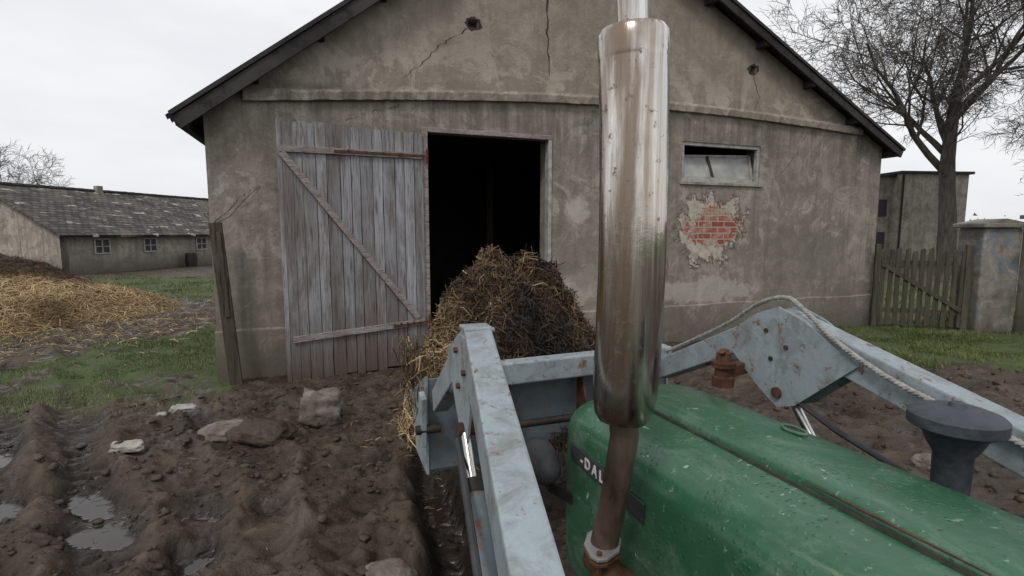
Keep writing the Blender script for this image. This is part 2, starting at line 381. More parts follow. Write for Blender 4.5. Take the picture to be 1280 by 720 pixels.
me.materials.append(M_mud); g=bpy.data.objects.new('ground',me); COL.objects.link(g)

def bulk(name,V,F,mat,parent=None,tone=None,smooth=False):
    V=np.asarray(V,np.float32); F=np.asarray(F,np.int32); k=F.shape[1]
    me=bpy.data.meshes.new(name); me.vertices.add(len(V)); me.vertices.foreach_set('co',V.ravel())
    me.loops.add(F.size); me.polygons.add(len(F)); me.loops.foreach_set('vertex_index',F.ravel())
    me.polygons.foreach_set('loop_start',np.arange(0,F.size,k,dtype=np.int32))
    if smooth: me.polygons.foreach_set('use_smooth',np.ones(len(F),bool))
    me.update(calc_edges=True)
    if tone is not None:
        a=me.attributes.new('tone','FLOAT','POINT'); a.data.foreach_set('value',tone.astype(np.float32))
    me.materials.append(mat); o=bpy.data.objects.new(name,me); COL.objects.link(o)
    if parent: o.parent=parent
    return o
def grass(name,n,x0,x1,y0,y1,hb,wb,parent=None):
    x=rng.uniform(x0,x1,n); y=rng.uniform(y0,y1,n); hh,g,_=height(x,y)
    lx=(x+3.97)*CT+(y-6.78)*STh; ly=-(x+3.97)*STh+(y-6.78)*CT
    keep=(g*ss(fbm(x,y,1.6,4,7,.6),.36,.62)*1.5>rng.random(n))&~((ly>-.03)&(lx>-.05)&(lx<12.5))
    x,y,hh=x[keep],y[keep],hh[keep]; n=len(x)
    a=rng.uniform(0,2*math.pi,n); L=hb*rng.uniform(.4,1.3,n)*(.5+1.1*fbm(x,y,.9,2,3)); w=wb*rng.uniform(.6,1.3,n)
    ta=rng.uniform(0,2*math.pi,n); tl=L*rng.uniform(.1,.9,n)
    p=np.stack([x,y,hh-.01],-1); wd=np.stack([np.cos(a)*w,np.sin(a)*w,0*a],-1)
    md=p+np.stack([np.cos(ta)*tl*.35,np.sin(ta)*tl*.35,L*.6],-1); tp=p+np.stack([np.cos(ta)*tl,np.sin(ta)*tl,L*.95],-1)
    V=np.stack([p-wd,p+wd,md+wd*.7,md-wd*.7,tp,tp],1)[:,:5].reshape(-1,3)
    b=np.arange(n)[:,None]*5
    t=np.clip(rng.normal(.45,.2,n)+(fbm(x,y,1.1,3,1)-.5)*1.4,0,1); t[rng.random(n)<.09]=1
    F=np.concatenate([b+[0,1,2],b+[0,2,3],b+[3,2,4]],0)
    return bulk(name,V,F,M_grass,parent,np.repeat(t,5))
grass('grass',80000,-10,-3.3,5.0,13.5,.05,.0035)
grass('grass',34000,-20,-6,13,24,.08,.008)
grass('grass',60000,4,10.5,6.8,10.9,.06,.004)
grass('grass',30000,7.8,22,10.5,24,.12,.009)
def lumps(name,xs,ys,rs,mat,flat=.6,seed=0,sub=1,lift=.2):
    import bmesh
    bm=bmesh.new(); bmesh.ops.create_icosphere(bm,subdivisions=sub,radius=1); bv=np.array([v.co[:] for v in bm.verts]); bf=np.array([[v.index for v in f.verts] for f in bm.faces]); bm.free()
    n=len(xs); hh,_,_=height(xs,ys); rr=np.random.default_rng(seed)
    k=len(bv); jit=1+.6*(rr.random((n,k))-.5)
    ax=rr.uniform(.6,1.5,(n,1,3)); V=bv[None]*jit[...,None]*ax*rs[:,None,None]; V[...,2]*=flat
    a=rr.uniform(0,6.28,n); c,s=np.cos(a)[:,None],np.sin(a)[:,None]; X=V[...,0]*c-V[...,1]*s; Y=V[...,0]*s+V[...,1]*c
    V=np.stack([X+xs[:,None],Y+ys[:,None],V[...,2]+(hh+rs*lift)[:,None]],-1).reshape(-1,3)
    F=(bf[None]+np.arange(n)[:,None,None]*k).reshape(-1,3)
    return bulk(name,V,F,mat,None,None,True)
n=7500; cx=rng.uniform(-6.5,2.4,n); cy=rng.uniform(2.2,7.4,n)
k=(fbm(cx,cy,1.3,3,5)>.46)&(grassmask(cx,cy)<.5)&(height(cx,cy)[2]<.1); cx,cy=cx[k],cy[k]
lumps('mud_clods',cx,cy,.006+.032*rng.random(len(cx))**4,M_clod,.6,3,2,.05)
n=1500; cx=rng.uniform(1.5,8,n); cy=rng.uniform(2.8,7.6,n)
lumps('mud_clods',cx,cy,.010+.04*rng.random(n)**3,M_clod,.6,4,1,.05)
def strands(name,P,N,L,w,mat,parent,tone,up=.3):
    n=len(P); d=rng.normal(size=(n,3)); d-= (d*N).sum(1,keepdims=True)*N*rng.uniform(1-up,1,(n,1)); d/=np.linalg.norm(d,axis=1,keepdims=True)
    L=L[:,None]; sd=np.cross(d,N+.6*rng.normal(size=(n,3))); sd/=np.linalg.norm(sd,axis=1,keepdims=True)+1e-9; sd*=w*rng.uniform(.5,1.3,(n,1))
    bend=rng.normal(size=(n,3))*L*.12; bend[:,2]-=L[:,0]*.05
    a=P-d*L/2; m_=P-bend; b=P+d*L/2; 
    V=np.stack([a-sd,a+sd,m_-sd,m_+sd,b-sd,b+sd],1).reshape(-1,3); i=np.arange(n)[:,None]*6
    F=np.concatenate([i+[0,1,3,2],i+[2,3,5,4]],0)
    return bulk(name,V,F,mat,parent,np.repeat(tone,6))
def heap(name,cx,cy,rx,ry,Hh,z0,n,L,w,mcore,mstraw,rot=0.,tb=.5,pw=1.,gridn=90,bump_=.25,toneF=None,edge=.35,up=.3):
    par=empty(name,(cx,cy,z0),rot)
    def f(x,y):
        e=np.sqrt((x/rx)**2+(y/ry)**2); e=e+edge*(fbm(x+9,y+4,1.1/max(rx,.5),3,4)-.5)
        b=np.clip(1-np.abs(e)**pw,-.05,1); return Hh*b*(1+bump_*(fbm(x,y,2.5/max(rx,.5)*1.5,4,2)-.5)*2)
    u=np.linspace(-1.3,1.3,gridn); X,Y=np.meshgrid(u*rx,u*ry); Z=f(X,Y)
    i=np.arange(gridn**2).reshape(gridn,gridn); q=np.stack([i[:-1,:-1],i[:-1,1:],i[1:,1:],i[1:,:-1]],-1).reshape(-1,4)
    zz=Z.ravel(); q=q[(zz[q]>-.04*Hh).any(1)]
    bulk('core',np.stack([X,Y,Z],-1).reshape(-1,3),q,mcore,par,None,True)
    x=rng.uniform(-1.15,1.15,n)*rx; y=rng.uniform(-1.15,1.15,n)*ry; z=f(x,y); k=z>-.03*Hh; x,y,z=x[k],y[k],z[k]
    e=.02*rx; N=np.stack([-(f(x+e,y)-f(x-e,y))/(2*e),-(f(x,y+e)-f(x,y-e))/(2*e),np.ones_like(x)],-1)
    N/=np.linalg.norm(N,axis=1,keepdims=True)
    P=np.stack([x,y,z],-1)+N*rng.uniform(-.004,.03,(len(x),1))*min(1,rx)
    t=rng.normal(tb,.2,len(x))+(fbm(x,y,2.2/max(rx,.5)*1.2,3,1)-.5)*1.5
    if toneF is not None: t=t+toneF(x,y,z)
    strands('straw',P,N,L*rng.uniform(.35,1.4,len(x)),w,mstraw,par,np.clip(t,0,1),up)
    return par
heap('straw_pile',-13.2,12.0,4.6,3.9,1.55,-.05,66000,.28,.0045,M_core2,M_straw,0.,.46,1.2,120,.36,toneF=lambda x,y,z:-.85*ss(z+.5*(fbm(x,y,.8,3,3)-.5),.80,1.15)+.1)
heap('straw_pile',-16.5,15.6,4.,3.0,1.45,-.05,20000,.28,.006,M_core,M_straw,0.,.12,1.2,100,.3)

# ------------------------------------------------------------ barn
RZ=math.atan2(STh,CT)
barn=empty('barn',(-3.97,6.78,0),RZ)
WR=12.45
wall=prism('front_wall',[(0,-.3),(WR,-.3),(WR,3.74),(5.07,7.38),(0,3.56)],0,.36,M_pl,barn)
def cut(o,x0,x1,y0,y1,z0,z1):
    c=box('cut',x0,x1,y0,y1,z0,z1,None,o.parent); m=o.modifiers.new('bo','BOOLEAN'); m.object=c; m.solver='EXACT'; m.operation='DIFFERENCE'
    bpy.context.view_layer.update(); dg=bpy.context.evaluated_depsgraph_get(); nm=bpy.data.meshes.new_from_object(o.evaluated_get(dg)); o.modifiers.clear(); o.data=nm; bpy.data.objects.remove(c)
cut(wall,2.87,4.85,-1,1,-1,3.5)
cut(wall,7.42,9.2,-1,1,2.9,3.6)
cut(wall,3.52,3.68,-1,.2,5.02,5.14); cut(wall,8.85,9.0,-1,.2,4.9,5.03)
box('side_wall',.0,.36,.36,11,-.3,3.56,M_pl2,barn); box('side_wall',WR-.36,WR,.36,11,-.3,3.74,M_pl2,barn)
prism('rear_wall',[(0,-.3),(WR,-.3),(WR,3.74),(5.07,7.38),(0,3.56)],11,11.3,M_pl2,barn)
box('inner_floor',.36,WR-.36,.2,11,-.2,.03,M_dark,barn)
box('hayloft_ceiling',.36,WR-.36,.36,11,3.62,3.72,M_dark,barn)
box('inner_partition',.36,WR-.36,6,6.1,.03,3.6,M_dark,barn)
for x,y in((3.0,3.2),(4.9,3.6),(3.2,5)): box('stall_post',x,x+.14,y,y+.14,.03,3.6,M_dwood,barn)
box('manger',2.2,3.1,2.2,3.4,.03,1.0,M_dwood,barn,.02)
M_crk=simple('crack_shadow',(.02,.017,.014),(.05,.043,.036),9)
for cx_,cz_ in((3.6,5.08),(8.92,4.965)):
    V=[];n=18;sw,sh_=.08,.06
    for k in range(n):
        a=6.283*k/n; r_=.11+.05*random.random(); V.append((cx_+r_*math.cos(a),-.005,cz_+r_*.75*math.sin(a)))
    for k in range(n):
        a=6.283*k/n; ca,sa=math.cos(a),math.sin(a); s_=max(abs(ca)/sw,abs(sa)/sh_); V.append((cx_+ca/s_,-.004,cz_+sa/s_))
    mk('broken_plaster',V,[(k,(k+1)%n,(k+1)%n+n,k+n) for k in range(n)],M_crk,barn)
for a,b in((-.02,2.80),(4.91,WR+.02)):
    V=[];F=[];N_=60
    for i in range(N_+1):
        x=a+(b-a)*i/N_; z=.66+.012*math.sin(x*3.1)+.01*random.random()
        V+=[(x,-.028,-.3),(x,-.028,z-.015),(x,.0,z+.01)]
        if i: k=(i-1)*3; F+=[(k,k+3,k+4,k+1),(k+1,k+4,k+5,k+2)]
    mk('plinth',V,F,M_pl,barn)
V=[];F=[];N_=160
for i in range(N_+1):
    x=.48+(11.75-.48)*i/N_; t=i/N_; z=3.70+.22*t+.30*math.sin(math.pi*min(1,t*.96))*.9; j=.014*(random.random()-.5); j2=.012*(random.random()-.5)
    V+=[(x,.01,z-.01),(x,-.075+j,z+j),(x,-.085+j2,z+.10+j),(x,-.06,z+.145+j2),(x,.01,z+.16)]
    if i:
        k=(i-1)*5; F+=[(k+a,k+5+a,k+6+a,k+1+a) for a in range(4)]
F+=[(0,1,2,3,4),tuple(N_*5+k for k in(4,3,2,1,0))]
mk('string_course',V,F,M_pl,barn)
def crack(pts,w):
    V=[];F=[];P=[]
    for (a,b) in zip(pts[:-1],pts[1:]):
        for t in np.linspace(0,1,9)[:-1]: P.append((a[0]+(b[0]-a[0])*t+random.uniform(-.025,.025),a[1]+(b[1]-a[1])*t+random.uniform(-.02,.02)))
    P.append(pts[-1])
    for i,(x,z) in enumerate(P):
        ww=w*random.uniform(.4,1.3)*(1-.5*i/len(P)); V+=[(x-ww,-.004,z),(x+ww,-.004,z+ww*.5)]
        if i: k=2*i-2; F.append((k,k+1,k+3,k+2))
    mk('crack',V,F,M_crk,barn)
crack([(4.78,5.9),(4.80,5.2),(4.84,4.45)],.016)
crack([(3.55,5.0),(3.2,4.8),(2.9,4.5),(2.55,4.2)],.014); crack([(2.5,3.8),(2.1,3.7),(1.6,3.5)],.009)
crack([(.05,2.1),(.35,2.45),(.62,2.62)],.006)
crack([(6.9,2.4),(7.2,1.4),(7.0,.7)],.006); crack([(9.6,3.0),(10.1,3.5),(10.3,3.9)],.007); crack([(8.9,4.9),(9.1,4.5),(9.0,4.25)],.007)
crack([(6.2,6.2),(6.5,5.5),(6.3,5.0)],.006)
def slab(name,a,b,th,y0,y1,mat):
    (x0,z0),(x1,z1)=a,b; L=math.hypot(x1-x0,z1-z0); nx_,nz_=-(z1-z0)/L,(x1-x0)/L
    if nz_<0: nx_,nz_=-nx_,-nz_
    return prism(name,[(x0,z0),(x1,z1),(x1-nx_*th,z1-nz_*th),(x0-nx_*th,z0-nz_*th)],y0,y1,mat,barn)
Lp,Ap,Rp=(-.32,3.455),(5.07,7.52),(12.72,3.70)
slab('roof_covering',Lp,Ap,.05,-.30,11.6,M_roofedge); slab('roof_covering',Rp,Ap,.05,-.30,11.6,M_roofedge)
def off(p,dx,dz): return (p[0]+dx,p[1]+dz)
slab('barge_board',off(Lp,.03,-.06),off(Ap,0,-.055),.16,-.275,-.235,M_roofedge); slab('barge_board',off(Rp,-.03,-.055),off(Ap,0,-.055),.13,-.275,-.235,M_roofedge)
for a,b in((Lp,Ap),(Rp,Ap)):
    for k in range(7):
        t=.02+k*.155; x=a[0]+(b[0]-a[0])*t; z=a[1]+(b[1]-a[1])*t-.12
        box('purlin',x-.05,x+.05,-.23,11.3,z-.11,z,M_roofedge,barn)
V=[];F=[]
for i in range(240):
    y=-.3+i*.05; w_=.02*math.sin(i*1.6); V+=[(-.36,y,3.40+w_),(-.02,y,3.65+w_)]
    if i: k=2*i-2; F.append((k,k+1,k+3,k+2))
mk('corrugated_eave',V,F,M_tin,barn,True)
for nm,a in(('door_jamb',(2.80,2.885,-.05,.10,0,3.5)),('door_jamb',(4.83,4.89,-.03,.12,0,3.5)),('door_lintel',(2.80,4.89,-.035,.11,3.46,3.53))):
    box(nm,*a,M_frame if a[0]>4 else M_batten,barn,.008)
leaf=empty('door_leaf',(2.80,-.06,0)); leaf.parent=barn; leaf.rotation_euler=(0,0,math.pi+math.atan2(.30,1.93))
V=[];F=[];x=0.
while x<1.93:
    w=random.uniform(.11,.18); x1=min(x+w-.010,1.95); zt=3.43+random.uniform(-.018,.018); zb=.02-.04*x+random.uniform(-.035,.035); yo=random.uniform(-.005,.005); tl=random.uniform(-.004,.004)
    k=len(V); N_=12
    for i in range(N_+1):
        z=zb+(zt-zb)*i/N_; j=.002*math.sin(i*1.7+x*9)+tl*(i/N_-.5)
        V+=[(x+j,-.014+yo,z),(x1+j,-.014+yo,z),(x1+j,.014+yo,z),(x+j,.014+yo,z)]
        if i:
            a=k+(i-1)*4; F+=[(a+q,a+(q+1)%4,a+4+(q+1)%4,a+4+q) for q in range(4)]
    F+=[(k+3,k+2,k+1,k),(k+N_*4,k+N_*4+1,k+N_*4+2,k+N_*4+3)]; x+=w
mk('planks',V,F,M_door,leaf)
def bt(nm,p,q,w=.085,t=.03,mat=M_batten):
    beam(nm,(p[0],.034,p[1]),(q[0],.034,q[1]),t,w,mat,leaf,.004)
bt('top_batten',(.02,3.10),(1.92,3.07)); bt('bottom_batten',(.02,.66),(1.86,.56)); 
beam('brace',(1.90,.038,3.02),(.12,.038,.72),.034,.085,M_batten,leaf,.004)
for z0,z1,L in((3.10,3.08,1.25),(.66,.62,.5)):
    beam('strap_hinge',(-.06,.054,z0),(L,.054,z1),.008,.035,M_rust,leaf)
    for k in range(5): 
        bx_=.1+k*L/5.2; tube('bolt',[(bx_,.05,z0),(bx_,.068,z0)],.014,8,M_rust,leaf)
tube('hinge_pin',[(-.06,.04,3.0),(-.06,.04,3.2)],.02,8,M_rust,leaf); tube('hinge_pin',[(-.06,.04,.56),(-.06,.04,.76)],.02,8,M_rust,leaf)
win=empty('window'); win.parent=barn
for a in((7.42,9.2,.02,.10,2.9,2.96),(7.42,9.2,.02,.10,3.54,3.6),(7.42,7.48,.021,.099,2.96,3.54),(9.14,9.2,.021,.099,2.96,3.54)): box('frame',*a,M_frame,win,.005)
box('sill',7.38,9.26,-.04,.03,2.845,2.897,M_pl2,win,.008)
beam('sash_rail',(7.5,.11,2.98),(9.12,.11,2.98),.035,.05,M_frame,win); beam('sash_rail',(7.5,.26,3.38),(9.12,.22,3.44),.035,.04,M_frame,win)
for xx,t_ in((7.51,(.255,3.38)),(8.20,(.24,3.40)),(9.11,(.22,3.44))): beam('sash_stile',(xx,.108,3.0),(xx-.05*(xx>8 and xx<9),t_[0]-.01,t_[1]),.05,.04,M_dwood if 8<xx<9 else M_frame,win)
mk('glass',[(7.52,.118,2.99),(9.1,.118,2.99),(9.1,.225,3.44),(7.52,.265,3.38)],[(0,1,2,3)],M_glass,win)
post=empty('leaning_post',(-3.97,6.78,0),RZ)
beam('post',(.10,-.22,2.12),(.26,-.32,-.15),.15,.06,M_dwood,post,.008)
beam('post_rail',(.14,-.26,2.0),(.20,-.30,.9),.05,.05,M_dwood,post,.008)
tube('wire',[(.12,-.22,2.12),(.25,-.1,2.2),(.42,-.03,2.42),(.62,-.01,2.62)],.004,5,M_iron,post)

# ------------------------------------------------------------ long farm building
fb=empty('farm_building',(-20.5,23.3,0),math.atan2(.975,.22))
LN=20; WD=9.; EZ=1.95; RZz=4.3
box('long_wall',0,LN,0,.3,-.3,EZ,M_pl2,fb); box('back_wall',0,LN,WD-.3,WD,-.3,EZ,M_pl2,fb)
def gable(x0,x1):
    poly=[(0,-.3),(WD,-.3),(WD,EZ),(WD/2,RZz-.05),(0,EZ)]; n=5
    V=[(x0,y,z) for y,z in poly]+[(x1,y,z) for y,z in poly]
    mk('gable_wall',V,[tuple(range(n-1,-1,-1)),tuple(range(n,2*n))]+[(i,(i+1)%n,(i+1)%n+n,i+n) for i in range(n)],M_pl3,fb)
gable(-.004,.3); gable(LN-.3,LN)
def rslab(y0,z0,y1,z1):
    V=[(-.25,y0,z0),(LN+.2,y0,z0),(LN+.2,y1,z1),(-.25,y1,z1)]; V+=[(a,b,c-.09) for a,b,c in V]
    o=mk('roof',V,[(0,1,2,3),(7,6,5,4),(0,4,5,1),(1,5,6,2),(2,6,7,3),(3,7,4,0)],M_tiles,fb)
    uv=o.data.uv_layers.new(name='UVMap'); sl=math.hypot(y1-y0,z1-z0)
    for lp in o.data.loops:
        c=o.data.vertices[lp.vertex_index].co; uv.data[lp.index].uv=(c.x,(c.y-y0)/(y1-y0)*sl)
rslab(-.4,EZ-.1,WD/2,RZz); rslab(WD+.4,EZ-.1,WD/2,RZz+.003)
for i in range(40):
    x=-.2+i*.5; o=tube('ridge_tile',[(x,WD/2,RZz+.0),(x+.46,WD/2,RZz+random.uniform(0,.03))],.11,8,M_roofedge,fb)
for lx in(1.9,4.5,7.9,11.):
    box('window_glass',lx-.33,lx+.33,-.012,.02,1.0,1.62,M_black,fb)
    for a in((lx-.4,lx-.33,.93,1.7),(lx+.33,lx+.4,.93,1.7),(lx-.33,lx+.33,.93,1.0),(lx-.33,lx+.33,1.62,1.7),(lx-.025,lx+.025,1.0,1.62),(lx-.33,lx+.33,1.28,1.32)): box('window_frame',a[0],a[1],-.05,-.013,a[2],a[3],M_frame,fb)
box('chimney',5.3,5.6,4.2,4.5,4.1,4.6,M_pl2,fb)
box('door',9.6,10.5,-.02,.03,0,1.7,M_dwood,fb)
box('gable_door',-.03,-.008,4.3,5.6,0,1.9,M_rust,fb)
tube('rain_barrel',[(6.6,-.5,0),(6.6,-.5,.35),(6.6,-.5,.8)],[.28,.32,.28],14,M_iron,fb)

# ------------------------------------------------------------ right side: outbuilding, gate, pillar
ob=empty('plaster_outbuilding',(21.6,30,0),.1)
box('main_block',.9,5.2,0,6,-.3,5.35,M_pl3,ob); box('roof_slab',.75,5.4,-.15,6.2,5.35,5.5,M_roofedge,ob)
box('wing',-.6,.9,.5,5,-.3,5.2,M_pl2,ob); box('wing_roof',-.8,.898,.3,5.2,5.2,5.34,M_roofedge,ob)
for a in((.05,.55,2.9,3.9),(.05,.55,1.,2.)): box('window_glass',a[0],a[1],.47,.52,a[2],a[3],M_black,ob)
box('window_glass',3.7,4.4,-.03,.02,2.6,3.7,M_black,ob); box('window_sill',3.6,4.5,-.1,-.031,2.5,2.6,M_frame,ob)
tube('downpipe',[(1.0,-.07,0),(1.0,-.07,5.3)],.05,8,M_iron,ob)
GA,GB=Vector((7.72,10.72,0)),Vector((9.10,10.22,0))
gt=empty('picket_gate',GA,math.atan2(GB.y-GA.y,GB.x-GA.x)); GL=(GB-GA).length
for i in range(11):
    x=.05+i*(GL-.1)/10; zt=1.62+random.uniform(-.04,.04); w=.042
    o=prism('picket',[(x-w,.08),(x+w,.06),(x+w,zt),(x+.01,zt+.03),(x-w,zt-.01)],-.012,.012,M_gate,gt); o.rotation_euler=(0,random.uniform(-.008,.008),0)
for z in(.38,1.38): beam('rail',(0,.035,z),(GL,.035,z-.02),.04,.09,M_gate,gt,.005)
beam('brace',(.05,-.033,1.33),(GL-.05,-.033,.42),.03,.08,M_gate,gt)
beam('gate_post',(GL+.02,.02,-.2),(GL+.02,.02,1.75),.11,.11,M_gate,gt,.01); beam('gate_post',(-.05,.02,-.2),(-.05,.02,1.75),.1,.1,M_gate,gt,.01)
def pillarm():
    m=MT('pillar_render',.9,0,.15); c=m.co(); n=m.noise(c,2.2,7,.7,.5); n2=m.noise(m.scale(c,(1,1,1.2)),1.7,6,.75,1.2)
    col=m.ramp(n,[(.3,(.09,.08,.065)),(.5,(.21,.19,.16)),(.7,(.36,.34,.30))]); col=m.mix(m.map(n2,.53,.57,0,.6),col,(.10,.16,.23))
    col=m.mix(m.map(m.noise(c,.9,5),.5,.6,0,.6),col,(.07,.065,.045)); Z=m.sep(c)[2]
    col=m.mix(m.map(m.math('ADD',Z,n),1.2,.4,0,.7),col,(.06,.055,.035)); m.color(col); m.bump(n,.8,.03); return m.m
M_pil=pillarm()
pi=empty('gate_pillar',(9.22,10.05,0),-.05)
box('shaft',0,.72,0,.62,-.3,2.08,M_pil,pi,.03); box('cap',-.08,.80,-.08,.70,2.083,2.17,M_pil,pi,.02)
prism('cap_top',[(-.05,2.172),(.77,2.172),(.36,2.26)],-.05,.67,M_pil,pi)
w2=empty('yard_wall',(9.98,9.75,0),-.1); box('wall_body',0,6,0,.35,-.3,2.25,M_pl2,w2,.02); box('coping',-.05,6.05,-.05,.40,2.253,2.33,M_pil,w2,.01)

# ------------------------------------------------------------ trees
def tree(name,loc,hh,r0,seed,levels=5,spread=1.,fork=.42,kids=(5,6,6,5,4),sides=(10,7,5,4,3,3),droop=0.,mr=.011,lf=.60,tm=None):
    R=random.Random(seed); V=[];F=[];VT=[];FT=[]
    def br(p,d,L,r,lv):
        n=(7,6,5,4,3,2)[lv]; pts=[p]; rad=[r]; q=p.copy(); dd=d.copy()
        for i in range(n):
            up=.10 if lv<3 else -.03-droop
            dd=(dd+Vector((R.gauss(0,.16),R.gauss(0,.16),R.gauss(0,.12)+up*(1 if lv else .5)))*(.45 if lv==0 else 1)).normalized()
            q=q+dd*L/n; pts.append(q.copy()); rad.append(r*(1-(.55 if lv==0 else .8)*(i+1)/n))
        if lv<3: tube_geo(pts,rad,sides[lv],V,F,False)
        else: tube_geo(pts,rad,sides[lv],VT,FT,False)
        if lv>=levels: return
        for c in range(kids[lv]):
            t=(fork+(1-fork)*(c+R.random())/kids[lv]) if lv==0 else .22+.78*(c+R.random())/kids[lv]
            k=min(n-1,int(t*n)); f=t*n-k; f=min(max(f,0),1); pp=pts[k].lerp(pts[k+1],f); base=(pts[k+1]-pts[k]).normalized()
            a=R.uniform(0,6.283) if lv else 6.283*c/kids[0]+R.uniform(-.5,.5)
            x,y=frame(base); an=R.uniform(.5,1.05)*spread
            nd=(base*math.cos(an)+(x*math.cos(a)+y*math.sin(a))*math.sin(an)).normalized()
            rr=rad[k]*(.62 if lv==0 else .58)*R.uniform(.75,1)
            br(pp,nd,L*(.62 if lv==0 else lf)*R.uniform(.7,1.15)*(1.1-.35*t*(lv>0)),max(rr,mr),lv+1)
    br(Vector((0,0,-.2)),Vector((R.gauss(0,.03),0,1)),hh*.72,r0,0)
    e=empty(name,loc); mk('trunk_and_limbs',V,F,tm or M_bark,e,True); mk('twigs',VT,FT,tm or M_twig,e)
    return e
tree('bare_tree',(21.4,25,0),13.8,.42,5,5,1.,.42,(9,9,8,6,5),mr=.012,lf=.63)
tree('bare_tree',(25.0,21,0),11.,.28,11,5,1.05,.3,(8,7,7,5,4),droop=.06,mr=.012,lf=.62)
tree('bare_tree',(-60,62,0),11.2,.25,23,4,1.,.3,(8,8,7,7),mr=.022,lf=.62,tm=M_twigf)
V=[];F=[];R=random.Random(3)
def dist_line(x0,y0,x1,y1,hh,n):
    for i in range(n):
        t=i/n; x=x0+(x1-x0)*t+R.gauss(0,3); y=y0+(y1-y0)*t+R.gauss(0,6); H_=hh*R.uniform(.5,1.2); w=R.uniform(2,6)
        for k in range(26):
            cx_,cz=x+R.gauss(0,w*.5),abs(R.gauss(H_*.5,H_*.25)); s_=R.uniform(.3,1.2); b=len(V)
            a=R.uniform(0,3.14)
            V.extend([(cx_-s_*math.cos(a),y-s_*math.sin(a),cz-.4*s_),(cx_+s_*math.cos(a),y+s_*math.sin(a),cz-.3*s_),(cx_+R.uniform(-.5,.5)*s_,y,cz+s_)]); F.append((b,b+1,b+2))
dist_line(120,190,420,260,7,110); dist_line(-500,330,-120,300,10,120)
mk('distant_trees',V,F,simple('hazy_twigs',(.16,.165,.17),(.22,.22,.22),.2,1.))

# ------------------------------------------------------------ tractor with loader
tr=empty('tractor_with_front_loader',(T0[0],T0[1],0),RZ)
hood=empty('hood'); hood.parent=tr
def section(ztop):
    hw=.30; P=[]
    zc=ztop; zb=.80; r=.13
    P.append((-hw,zb)); P.append((-hw-.004,zb+.2)); P.append((-hw-.002,zc-.20))
    for k in range(9):
        a=math.pi-(math.pi/2)*k/8; P.append((-hw+r+r*math.cos(a), zc-.025-r*.85+r*.85*math.sin(a)))
    for x in(-.115,-.06,0,.06,.12,.165): P.append((x,zc-.004-.02*(x/.17)**2))
    for k in range(9):
        a=math.pi/2-(math.pi/2)*k/8; P.append((hw-r+r*math.cos(a), zc-.025-r*.85+r*.85*math.sin(a)))
    P.append((hw+.002,zc-.20)); P.append((hw+.004,zb+.2)); P.append((hw,zb))
    return P
V=[];F=[]; ys=[0.0,-.012,-.03,-.06,-.10,-.16,-.25]+[-.25-.075*k for k in range(1,19)]
for y in ys:
    sh=max(0,1-(-y)/.12); sh=1-math.sqrt(max(0,1-sh*sh)); zt=1.425+.03*min(1,-y/1.5)
    P=section(zt)
    for k,(x,z) in enumerate(P):
        dn=.006*(mn.noise(Vector((x*5,y*5,z*5)))) if y<-.1 else 0
        V.append((x*(1-.16*sh)+dn*(1 if x<0 else -1),y,z-(z-1.1)*.16*sh+dn*.6 if z>1.1 else z))
n=len(P)
for i in range(len(ys)-1):
    for k in range(n-1): a=i*n+k; F.append((a,a+1,a+n+1,a+n))
F.append(tuple(range(n-1,-1,-1)))
o=mk('hood_shell',V,F,M_green,hood,True); m=o.modifiers.new('s','SUBSURF'); m.levels=1; m.render_levels=1
V=[];F=[]; xs=[-.098,-.092,-.085,-.04,.02,.08,.14,.20,.212,.218,.224]
py_=[-.07,-.085,-.1]+[-.2-.1*k for k in range(15)]
for j,y in enumerate(py_):
    zt=1.425+.03*min(1,-y/1.5)
    for i,x in enumerate(xs):
        e=min(i,len(xs)-1-i); ej=min(j,3)
        lift=(-.03,.012,.017)[min(e,2)] if ej>0 else -.03
        if j==1: lift=min(lift,.010)
        lift+=.004*mn.noise(Vector((x*6,y*4,2)))
        V.append((x+.003*mn.noise(Vector((y*3,x*2,7))),y,zt-.004-.02*(x/.17)**2+lift))
n=len(xs)
for j in range(len(py_)-1):
    for i in range(n-1): a=j*n+i; F.append((a,a+n,a+n+1,a+1))
mk('hood_panel',V,F,M_green,hood,True)
for x in(-.106,.232):
    pts=[(x,y,1.425+.03*min(1,-y/1.5)-.004-.02*(x/.17)**2-(.012 if x>.2 else .001)) for y in(-.06,-.3,-.6,-.9,-1.2,-1.59)]
    tube('panel_seam',pts,.0065,6,M_seam,hood)
tube('panel_rust_edge',[(-.101,-.85,1.4455),(-.101,-1.0,1.449),(-.102,-1.2,1.453)],[.001,.003,.0015],6,M_rust,hood)
tube('panel_seam',[(x,-.062,1.419-.02*(x/.17)**2) for x in(-.1,-.03,.04,.12,.22)],.006,6,M_seam,hood)
pts=[(.135+.020*math.cos(a),-.62+.038*math.sin(a),1.446) for a in np.linspace(0,2*math.pi,25)]
tube('pull_ring',pts,.005,8,M_green,hood); box('pull_slot',.123,.147,-.648,-.592,1.440,1.4435,M_seam,hood,.001)
box('name_plate',-.3095,-.3035,-.55,-.11,1.212,1.270,M_black,hood,.002)
cu=bpy.data.curves.new('name_letters','FONT'); cu.body='-DALMO-'; cu.size=.050; cu.extrude=.0012; cu.space_character=1.5; cu.align_x='CENTER'; cu.align_y='CENTER'; cu.offset=.0012
M_white=simple('white_letter_paint',(.40,.40,.38),(.68,.68,.66),20,.5); cu.materials.append(M_white)
to=bpy.data.objects.new('name_letters',cu); COL.objects.link(to); to.parent=hood; to.location=(-.3112,-.330,1.241); to.rotation_euler=(math.pi/2,0,-math.pi/2)
for z in(1.03,.97,.91,.85): box('side_louvre',-.312,-.303,-1.2,-.75,z,z+.02,M_seam,hood,.003)
for k in range(9): box('grille_bar',-.2,.2,.0,.012,.86+k*.045,.88+k*.045,M_black,hood)
